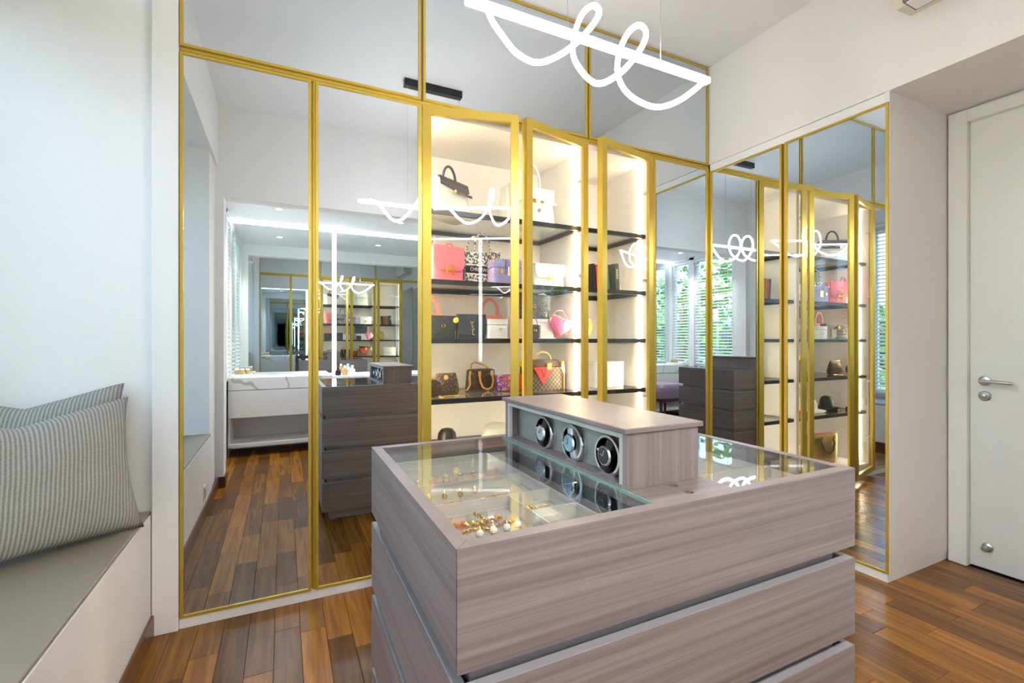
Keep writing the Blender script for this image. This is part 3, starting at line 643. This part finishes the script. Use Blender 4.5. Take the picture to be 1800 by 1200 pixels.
for mt, w_, h_, lb in (('bk_dark', .020, .178, 'slim black book at the start of the leaning row'), ('bk_red', .020, .172, 'red hardback book between the slim black and orange spines'), ('bk_orange', .022, .178, 'orange-red spined book in the leaning row'),
                       ('bk_red', .018, .180, 'thin dark red book leaning between orange and blue spines'), ('bk_yellow', .016, .176, 'yellow spined book in the leaning row'), ('bk_blue', .022, .182, 'blue spined book leaning beside the yellow one')):
    book(lb, xb, 2.56, w_, .13, h_, mt, -5, None); xb += w_+.003
book('black upright book with white title standing beside the leaning row', xb+.020, 2.53, .036, .15, .185, 'bk_green', -4, 'PARIS')
book('small cream booklet leaning at the row end', xb+.076, 2.56, .020, .11, .100, 'bk_cream', -14)
# ---- shelf 3
def top_handle_bag(label, x, y, rz):
    o = hb('handbag', label, x, y, S3, rz)
    body(o, 'coral', .195, .10, .155, .175, .065, e=4); handle(o, 'coral', .058, .095, .165, 0, .011); box('clasp', 'bag_gold', -.01, .01, -.042, -.036, .12, .135, o)
top_handle_bag('coral top-handle bag behind the black quilted flap bag', .795, 2.80, 0)
top_handle_bag('coral top-handle bag behind the white vanity case', 1.215, 2.83, 0)
def logo_cc(o, y, z, s_, x=0.):
    b_ = MB()
    for sg in (-1, 1):
        b_.tube([(x+sg*s_*.32+s_*.55*math.cos(a), y, z+s_*.62*math.sin(a)) for a in [(-.75+1.5*i/10)*PI*1.0+(0 if sg < 0 else PI)+PI for i in range(11)]], s_*.13, 6)
    return b_.build('emblem', 'bag_gold', o)
o = hb('handbag', 'black quilted flap bag with gold clasp and yellow charm', .811, 2.60, S3, 6)
body(o, 'quilt', .165, .06, .125, .160, .055, e=8); flap(o, 'quilt', .163, .085, -.030, .126, e=.35, top=.055); logo_cc(o, -.040, .072, .012)
MB().tube([(-.085,-.01,.01),(-.087,0,.07),(-.083,0,.127),(-.07,.01,.135),(-.04,.015,.131)], .004, 6).build('chain', 'bag_gold', o)
ch = MB().loft([(0,.02,.012,3),(.012,.034,.016,3),(.026,.026,.014,3),(.032,.012,.01,3)], 14).build('charm', 'yellow', o, (.068,-.046,.092), (0,.5,0))
o = hb('handbag', 'smooth black envelope bag with gold vertical monogram letters', .994, 2.60, S3, -2)
body(o, 'dark_leather', .175, .055, .138, .172, .045, e=8); flap(o, 'dark_leather', .172, .115, -.026, .138, e=.15, top=.045)
for ch_, xx, zz in (('Y', -.003, .085), ('S', .003, .060), ('L', .006, .033)): text('monogram', ch_, .040, 'bag_gold', o, (xx,-.0335,zz), ext=.0012)
o = hb('vanity_case', 'white box vanity case with round gold emblem', 1.150, 2.585, S3, -3)
body(o, 'white_leather', .125, .085, .082, e=9); body(o, 'white_leather', .127, .087, .034, e=9, z0=.083, name='lid')
MB().lathe([(.018,-.048),(.018,-.043)], 24, 'y', (.012,0,.055)).build('medallion', 'cream', o); logo_cc(o, -.049, .055, .008, .012)
wb = thing('shoe_box', 'plain white box under the large black quilted bag', 'box', (1.475, 2.68, S3), 0)
body(wb, 'plastic_white', .25, .12, .105, e=16, name='base'); body(wb, 'plastic_white', .256, .126, .022, e=16, z0=.105, name='lid')
o = hb('handbag', 'large black quilted bag standing on a white box', 1.445, 2.68, S3+.127, 2)
body(o, 'croc', .235, .075, .15, .23, .065, e=9); flap(o, 'croc', .232, .095, -.036, .151, e=.3, top=.065); logo_cc(o, -.046, .08, .013)
MB().tube([(.112,0,.10),(.116,0,.155),(.09,0,.168),(.05,0,.160)], .005, 6).build('chain', 'steel', o)
o = hb('vanity_case', 'small glossy black rounded vanity bag with gold loop handle', 1.385, 2.555, S3, 0)
body(o, 'quilt', .095, .07, .088, e=3.5, round_=.014); MB().tube(arc(0,.086,.034,.055,PI,0,16), .003, 6).build('handle', 'bag_gold', o); logo_cc(o, -.037, .05, .010)
o = hb('heart_bag', 'hot pink heart-shaped bag with gold trim and looped handle', 1.560, 2.56, S3+.0034, 6)
hp = []
for i in range(48):
    t = 2*PI*i/48; hp.append((16*math.sin(t)**3/17*.082, (13*math.cos(t)-5*math.cos(2*t)-2*math.cos(3*t)-math.cos(4*t))/17*.080+.081))
b_ = MB()
rings = []
for sc_, yy in ((.80,-.036),(.93,-.031),(1.0,-.018),(1.0,.018),(.93,.031),(.80,.036)): rings.append([b_.bm.verts.new((p[0]*sc_, yy, .081+(p[1]-.081)*sc_)) for p in hp])
for A, B in zip(rings, rings[1:]):
    for i in range(48): b_.bm.faces.new((A[i], A[(i+1)%48], B[(i+1)%48], B[i]))
b_.bm.faces.new(rings[0]); b_.bm.faces.new(rings[-1][::-1]); b_.build('body', 'hot_pink', o, (0,0,.0), (0,.28,0))
MB().tube([(p[0]*1.005, 0, .081+(p[1]-.081)*1.005) for p in hp], .0035, 6, True).build('zip', 'bag_gold', o, None, (0,.28,0))
MB().tube([(-.03,.0,.14),(0,.0,.175),(.05,.0,.178),(.085,.0,.13),(.092,.0,.06),(.08,0,.02)], .0035, 6).build('handle', 'pink', o)
pt = thing('decorative_plate', 'round cream plate with black figures propped upright in the narrow display wardrobe', 'plate', (1.84, 2.70, S3), 0)
MB().lathe([(.010,.0),(.055,.001),(.060,-.003),(.088,-.012),(.090,-.010),(.062,.006),(.010,.006)], 32, 'y', (0,0,.094)).build('plate', 'cream', pt, (0,-.014,.002), (-.16,0,0))
MB().lathe([(.089,-.0125),(.0905,-.011),(.090,-.0095)], 32, 'y', (0,0,.094)).build('rim', 'bag_gold', pt, (0,-.014,.002), (-.16,0,0))
b_ = MB()
for x in (-.022, .022): b_.loft([(.055,.012,.003,3),(.075,.026,.003,3),(.095,.018,.003,3),(.105,.010,.003,3),(.120,.018,.003,3),(.128,.008,.003,3)], 12) if x < 0 else b_.loft([(.055,.012,.003,3,.04,0),(.08,.030,.003,3,.042,0),(.10,.014,.003,3,.045,0),(.122,.018,.003,3,.045,0),(.13,.008,.003,3,.045,0)], 12)
b_.build('figures', 'black', pt, (-.022,-.017,.002), (-.16,0,0)); MB().box(-.04,.04,-.03,.045,0,.006).box(-.04,-.034,-.03,-.024,0,.022).box(.034,.04,-.03,-.024,0,.022).build('plate_stand', 'black', pt, smooth=False)
# ---- shelf 4
o = hb('pouch_bag', 'brown monogram pouch with gold chain and tan tag', .848, 2.62, S4, 6)
MB().loft([(0,.12,.05,4),(.006,.155,.062,4),(.03,.165,.07,4),(.09,.145,.045,4),(.125,.128,.02,4),(.130,.125,.012,4)], 32).build('body', 'monogram', o)
box('zip', 'bag_gold', -.06, .06, -.004, .004, .129, .133, o); MB().lathe([(.014,-.033),(.014,-.029)], 16, 'y', (-.012,0,.108)).build('tag', 'honey', o)
MB().tube([(-.06,-.045,.004),(-.045,-.065,.004),(.0,-.06,.004),(.04,-.062,.004),(.07,-.04,.004)], .004, 6).build('chain', 'bag_gold', o)
o = hb('coin_purse', 'round brown monogram coin purse beside the larger pouch', .748, 2.535, S4, 12, 'purse')
MB().lathe([(.030,-.016),(.048,-.014),(.052,-.006),(.052,.006),(.048,.014),(.030,.016)], 32, 'y', (0,0,.0525)).build('body', 'monogram', o); MB().lathe([(.007,-.004),(.007,.004)], 12, 'y', (0,0,.110)).build('ring', 'bag_gold', o)
o = hb('handbag', 'small brown monogram barrel bag with tan handles and strap', 1.152, 2.83, S4, 14)
body(o, 'monogram', .20, .11, .135, .185, .085, e=5, round_=.012)
for yy, dz in ((-.056, 0),): MB().tube([(-.05,yy,.105),(-.052,yy-.012,.06),(-.035,yy-.018,.022),(0,yy-.02,.008),(.035,yy-.018,.022),(.052,yy-.012,.06),(.05,yy,.105)], .0065, 8).build('handle', 'honey', o)
MB().tube([(-.055,.03,.125),(-.05,.035,.165),(-.02,.035,.178),(.05,.035,.158),(.085,.03,.135)], .0065, 8).build('handle', 'honey', o)
for x in (-.05, .05): box('handle_tab', 'honey', x-.010, x+.010, -.062, -.052, .095, .125, o, .002)
MB().tube([(-.095,-.02,.125),(-.108,-.03,.09),(-.112,-.04,.04),(-.145,-.055,.010),(-.185,-.06,.008),(-.205,-.05,.008)], .011, 8, flat=.3).build('strap', 'honey', o)
o = hb('box_clutch', 'multicoloured sequinned box clutch beside the barrel bag', 1.285, 2.685, S4, -3)
body(o, 'sequin', .175, .05, .105, e=14); box('frame', 'black', -.088, .088, -.026, .026, .0, .006, o)
o = hb('handbag', 'brown check handbag with large red triangle and letter V', 1.512, 2.67, S4, 2)
body(o, 'damier', .27, .14, .15, .265, .13, e=9); body(o, 'brown_dark', .262, .126, .045, .235, .08, e=6, z0=.151, name='top')
MB().prism([(-.10,.150),(.055,.150),(-.030,.040)], -.0735, -.069, 'y').build('triangle', 'red', o, smooth=False); text('letter', 'V', .085, 'brown_dark', o, (-.026,-.0738,.108))
box('tag', 'honey', .0, .035, -.075, -.066, .13, .175, o, .003); handle(o, 'honey', .06, .05, .195, -.02, .006)
for x in (-.128, .128): box('corner_trim', 'yellow', x-.010, x+.010, -.066, .066, .15, .185, o, .003)
for x in (-.133, .133): box('piping', 'honey', x-.003, x+.003, -.069, -.062, .0, .155, o)
MB().loft([(0,.012,.008,3),(.03,.026,.014,3),(.06,.022,.014,3),(.075,.008,.008,3)], 14).build('charm', 'white_leather', o, (.138,-.06,.10), (0,-.2,0))
for k in range(3):
    o = thing('storage_box', ('flat white box at the bottom of the stack', 'flat white box in the middle of the stack', 'flat white box topmost of the stack')[k]+' in the narrow display wardrobe', 'box', (2.02, 2.69, S4+k*.0575), 0, 'stacked white boxes')
    body(o, 'plastic_white', .25, .16, .040, e=18, name='base', round_=.002); body(o, 'plastic_white', .254, .164, .0165, e=18, z0=.041, name='lid', round_=.002)
# ---- shelf 5
o = thing('felt_hat', 'black round-crowned felt hat on the low shelf', 'hat', (.875, 2.68, S5))
MB().lathe([(.10,.004),(.115,.012),(.117,.016),(.060,.014),(.058,.05),(.052,.095),(.035,.118),(.010,.125)], 32).build('crown', 'black', o); MB().lathe([(.0605,.014),(.0605,.034),(.058,.036)], 32).build('band', 'dark_leather', o)
o = thing('straw_hat', 'pale straw hat with wide brim on the low shelf', 'hat', (1.20, 2.68, S5))
MB().lathe([(.14,.002),(.16,.01),(.162,.014),(.098,.016),(.098,.06),(.085,.105),(.055,.127),(.012,.133)], 36).build('crown', 'cream', o); MB().lathe([(.0985,.016),(.0995,.04),(.0975,.044)], 36).build('band', 'white_leather', o)
for k, (x, y, mt, lb) in enumerate(((1.02, 2.53, 'black', 'coiled black belt with gold buckle on the low shelf'), (.74, 2.53, 'brown_dark', 'coiled brown belt with gold buckle on the low shelf'), (1.44, 2.56, 'red', 'coiled red belt with gold buckle on the low shelf'))):
    o = thing('belt', lb, 'belt', (x, y, S5), 0, 'coiled belts on the low shelf')
    MB().tube([((.03+.004*a/PI)*math.cos(a)*1.6, (.03+.004*a/PI)*math.sin(a)*.6, .0155) for a in [i*PI/10 for i in range(70)]], .015, 4, flat=.09).build('strap', mt, o)
    MB().ring(-.02, .02, .0, .032, -.048, -.043, .006).build('buckle', 'bag_gold', o, smooth=False)
# ---- bottom
o = hb('tote_bag', 'bronze metallic tote with dark looped handles on the wardrobe floor', 1.02, 2.64, FL+.0003, 10)
MB().loft([(0,.25,.10,4),(.008,.27,.125,4),(.10,.285,.13,4),(.20,.315,.10,4.5),(.25,.335,.075,5),(.262,.330,.06,5)], 36).build('body', 'bronze', o)
MB().tube([(-.07,-.052,.235),(-.075,-.07,.19),(-.05,-.078,.12),(0,-.08,.095),(.05,-.078,.12),(.075,-.07,.19),(.07,-.052,.235)], .008, 8).build('handle', 'brown_dark', o)
for x in (-.07, .07): MB().lathe([(.012,-.066),(.012,-.052)], 14, 'y', (x,0,.235)).build('rivet', 'bag_gold', o)
box('lining', 'red', -.12, .12, -.022, .022, .255, .2645, o)

# ------------------------------------------------------------------ dressing alcove behind the camera
va = thing('vanity', 'white floating vanity with marble top, deep drawer and open shelf', 'vanity', (0,0,0))
box('marble_top', 'marble', -.515, .50, -1.32, -.85, .70, .826, va, .001); box('drawer_front', 'cab_white', -.515, .50, -.87, -.85, .41, .690, va, .001)
box('body', 'cab_white', -.515, .50, -1.32, -.872, .41, .70, va); box('open_shelf', 'cab_white', -.515, .50, -1.32, -.85, .10, .135, va)
for x in (-.515, .482): box('side_panel', 'cab_white', x, x+.018, -1.32, -.87, .135, .41, va)
box('niche_back', 'cab_white', -.497, .482, -1.32, -1.30, .135, .41, va)
dk = thing('dressing_desk', 'long white desk running along the alcove mirror', 'desk', (0,0,0))
box('desk_top', 'plastic_white', .50, 2.20, -1.32, -.98, .775, .805, dk, .002); box('side_panel', 'cab_white', 2.17, 2.20, -1.32, -1.0, 0, .775, dk); box('side_panel', 'cab_white', .505, .53, -1.32, -1.0, 0, .775, dk)
box('modesty_panel', 'cab_white', .53, 2.17, -1.30, -1.285, .40, .775, dk)
vm = thing('vanity_mirror', 'wall-wide frameless mirror above the marble vanity', 'mirror', (0,-1.325,0))
box('mirror_pane', 'vanity_mirror', -.515, .535, 0, .012, .826, 2.545, vm); box('mirror_pane', 'vanity_mirror', .585, 2.195, 0, .012, .805, 2.545, vm)
cv = thing('cove_light', 'white LED strip running along the alcove ceiling over the mirror', 'light strip', (0,-1.31,2.55))
box('profile', 'plastic_white', -.515, 2.195, -.012, .02, .012, .0195, cv); box('diffuser_offscreen', 'led_cove', -.51, 2.19, -.008, .018, -.004, .012, cv)
vl = thing('mirror_light', 'vertical white LED bar between the two mirror panes', 'light strip', (.56,-1.325,.826))
box('profile', 'plastic_white', -.0245, .0245, 0, .010, 0, 1.715, vl); box('diffuser_offscreen', 'led_vert', -.022, .022, .010, .018, .002, 1.713, vl)
for (x, y) in ((-.04,-.58), (1.21,-.60)):
    o = thing('downlight', 'round recessed downlight in the alcove ceiling', 'downlight', (x, y, 2.57), 0, 'alcove downlights')
    MB().lathe([(.045,0),(.045,-.004),(.032,-.004),(.030,-.001)], 24).build('rim', 'plastic_white', o); MB().lathe([(.029,-.0012),(.029,-.0022)], 24).build('lamp_offscreen', 'lamp', o)
    li = bpy.data.lights.new('downlight_beam_offscreen', 'SPOT'); li.energy = W_DOWN*4; li.spot_size = 2.3; li.spot_blend = .6; li.shadow_soft_size = .03; li.color = (1,.95,.88)
    lo = link('downlight_beam_offscreen', li, o, (0,0,-.012))
# things on the vanity
cd = thing('glass_tray', 'white tray holding amber jars at the vanity end', 'tray', (-.40,-1.06,.826))
box('tray', 'plastic_white', -.10, .10, -.09, .09, 0, .025, cd, .003)
mat('amber', (.62,.40,.14), .2); mat('frost', (.82,.84,.80), .25)
for k, (x, y) in enumerate(((-.05,.0), (.0,.01), (.05,-.01))):
    o = thing('candle_jar', 'small amber glass jar with silver lid on the white tray', 'jar', (-.40+x,-1.06+y,.851), 0, 'amber jars on the vanity tray')
    MB().lathe([(.020,0),(.022,.003),(.022,.045),(.019,.048)], 20).build('jar', 'amber', o); MB().lathe([(.0225,.048),(.0225,.062),(.020,.064)], 20).build('lid', 'frost', o)
for k, (x, y, mt, lb) in enumerate(((.66,-1.10,'amber','amber perfume bottle with pale cap on the desk'), (.745,-1.10,'frost','clear square perfume bottle on the desk'))):
    o = thing('perfume_bottle', lb, 'bottle', (x, y, .805), 0, 'perfume bottles on the desk')
    MB().loft([(0,.058,.035,9),(.004,.062,.038,9),(.07,.062,.038,9),(.08,.03,.03,4),(.088,.022,.022,3)], 24).build('bottle', mt, o); MB().loft([(.088,.03,.03,6),(.115,.03,.03,6),(.118,.026,.026,6)], 20).build('cap', 'frost', o)
o = thing('reed_diffuser', 'black reed diffuser bottle with dark sticks on the desk', 'diffuser', (.585,-1.12,.805))
MB().lathe([(.028,0),(.032,.004),(.032,.055),(.014,.072),(.014,.085)], 20).build('bottle', 'black', o)
for k in range(6): a = k*1.05; MB().tube([(0,0,.05),(.05*math.cos(a),.05*math.sin(a),.27)], .002, 5).build('reed', 'brown_dark', o)
st = thing('dressing_stool', 'mauve upholstered stool with dark wooden frame in the alcove', 'stool', (.56,-.32,0))
MB().loft([(.40,.42,.36,6),(.41,.46,.40,6),(.50,.47,.41,6),(.56,.46,.40,5),(.60,.40,.34,4),(.612,.24,.20,4)], 36).build('seat', 'stool_fabric', st)
box('seat_frame', 'stool_wood', -.20, .20, -.17, .17, .355, .402, st, .004)
for x in (-.18, .18):
    for y in (-.15, .15): MB().tube([(x, y, .36),(x*1.08, y*1.08, 0)], [.022,.014], 10).build('leg', 'stool_wood', st)

# ------------------------------------------------------------------ blinds and garden
def blind(label, x, y0, y1, z0, z1, pitch=.047, tilt=28):
    o = thing('venetian_blind', label, 'blind', (x, (y0+y1)/2, z0)); L = y1-y0
    box('headrail', 'slat', -.025, .025, -L/2, L/2, z1-z0-.04, z1-z0, o); box('bottom_rail', 'slat', -.022, .022, -L/2, L/2, 0, .018, o)
    me = MB().prism([(-.024,-.001),(-.008,.002),(.008,.002),(.024,-.001),(.024,-.0022),(.008,.0008),(-.008,.0008),(-.024,-.0022)], -L/2, L/2, 'y').mesh('slat', 'slat', False)
    z = .045
    while z < z1-z0-.05: link('slat', me, o, (0,0,z), (0, math.radians(tilt), 0)); z += pitch
    for yy in (-L*.36, L*.36): box('ladder_tape', 'slat', -.001, .001, yy-.003, yy+.003, .01, z1-z0-.04, o)
blind('wide white slatted blind over the bay window above the seat', -1.165, .69, 2.31, .57, 2.655)
blind('white slatted blind on the alcove window beside the opening', AX-.005-.022, -.75, -.03, .815, 2.525, tilt=24)
blind('narrow white slatted blind on the alcove window beside the mirror', AX-.005-.022, -1.23, -.87, .815, 2.525, tilt=24)
struct(box('ground', 'lawn', -30, -.70, -25, 25, -.4, -.3))
def tree(label, x, y, h_, r_):
    o = thing('garden_tree', label, 'tree', (x, y, -.3), 0, 'trees in the garden outside')
    MB().tube([(0,0,0),(.05,.03,h_*.4),(0,.1,h_*.75)], [.12,.09,.04], 8).build('trunk', 'bark', o)
    b_ = bmesh.new(); rr = random.Random(int(h_*100))
    for i in range(800):
        u = rr.random()*2*PI; v = rr.uniform(-1, 1); q = rr.random()**.4; s_ = math.sqrt(1-v*v)
        p = Vector((r_*q*s_*math.cos(u), r_*q*s_*math.sin(u), h_*.55+h_*.48*q*v)); t1 = Vector((rr.uniform(-1,1), rr.uniform(-1,1), rr.uniform(-1,1))).normalized(); t2 = t1.orthogonal().normalized()
        L = rr.uniform(.10,.2)
        b_.faces.new([b_.verts.new(p+a) for a in (t1*L, t2*L*.4, -t1*L, -t2*L*.4)])
    mb = MB(); mb.bm.free(); mb.bm = b_; f_ = mb.build('foliage', 'leaf', o, smooth=False); f_['kind'] = 'stuff'
tree('broad green tree outside the bay window', -4.6, 2.4, 3.4, 1.2); tree('tall green tree outside the alcove windows', -4.2, -2.6, 4.2, 1.2); tree('bushy green tree further along the garden', -5.0, -5.4, 3.8, 1.3)
tree('low green shrub tree between the taller garden trees', -3.8, -.2, 2.3, .9)
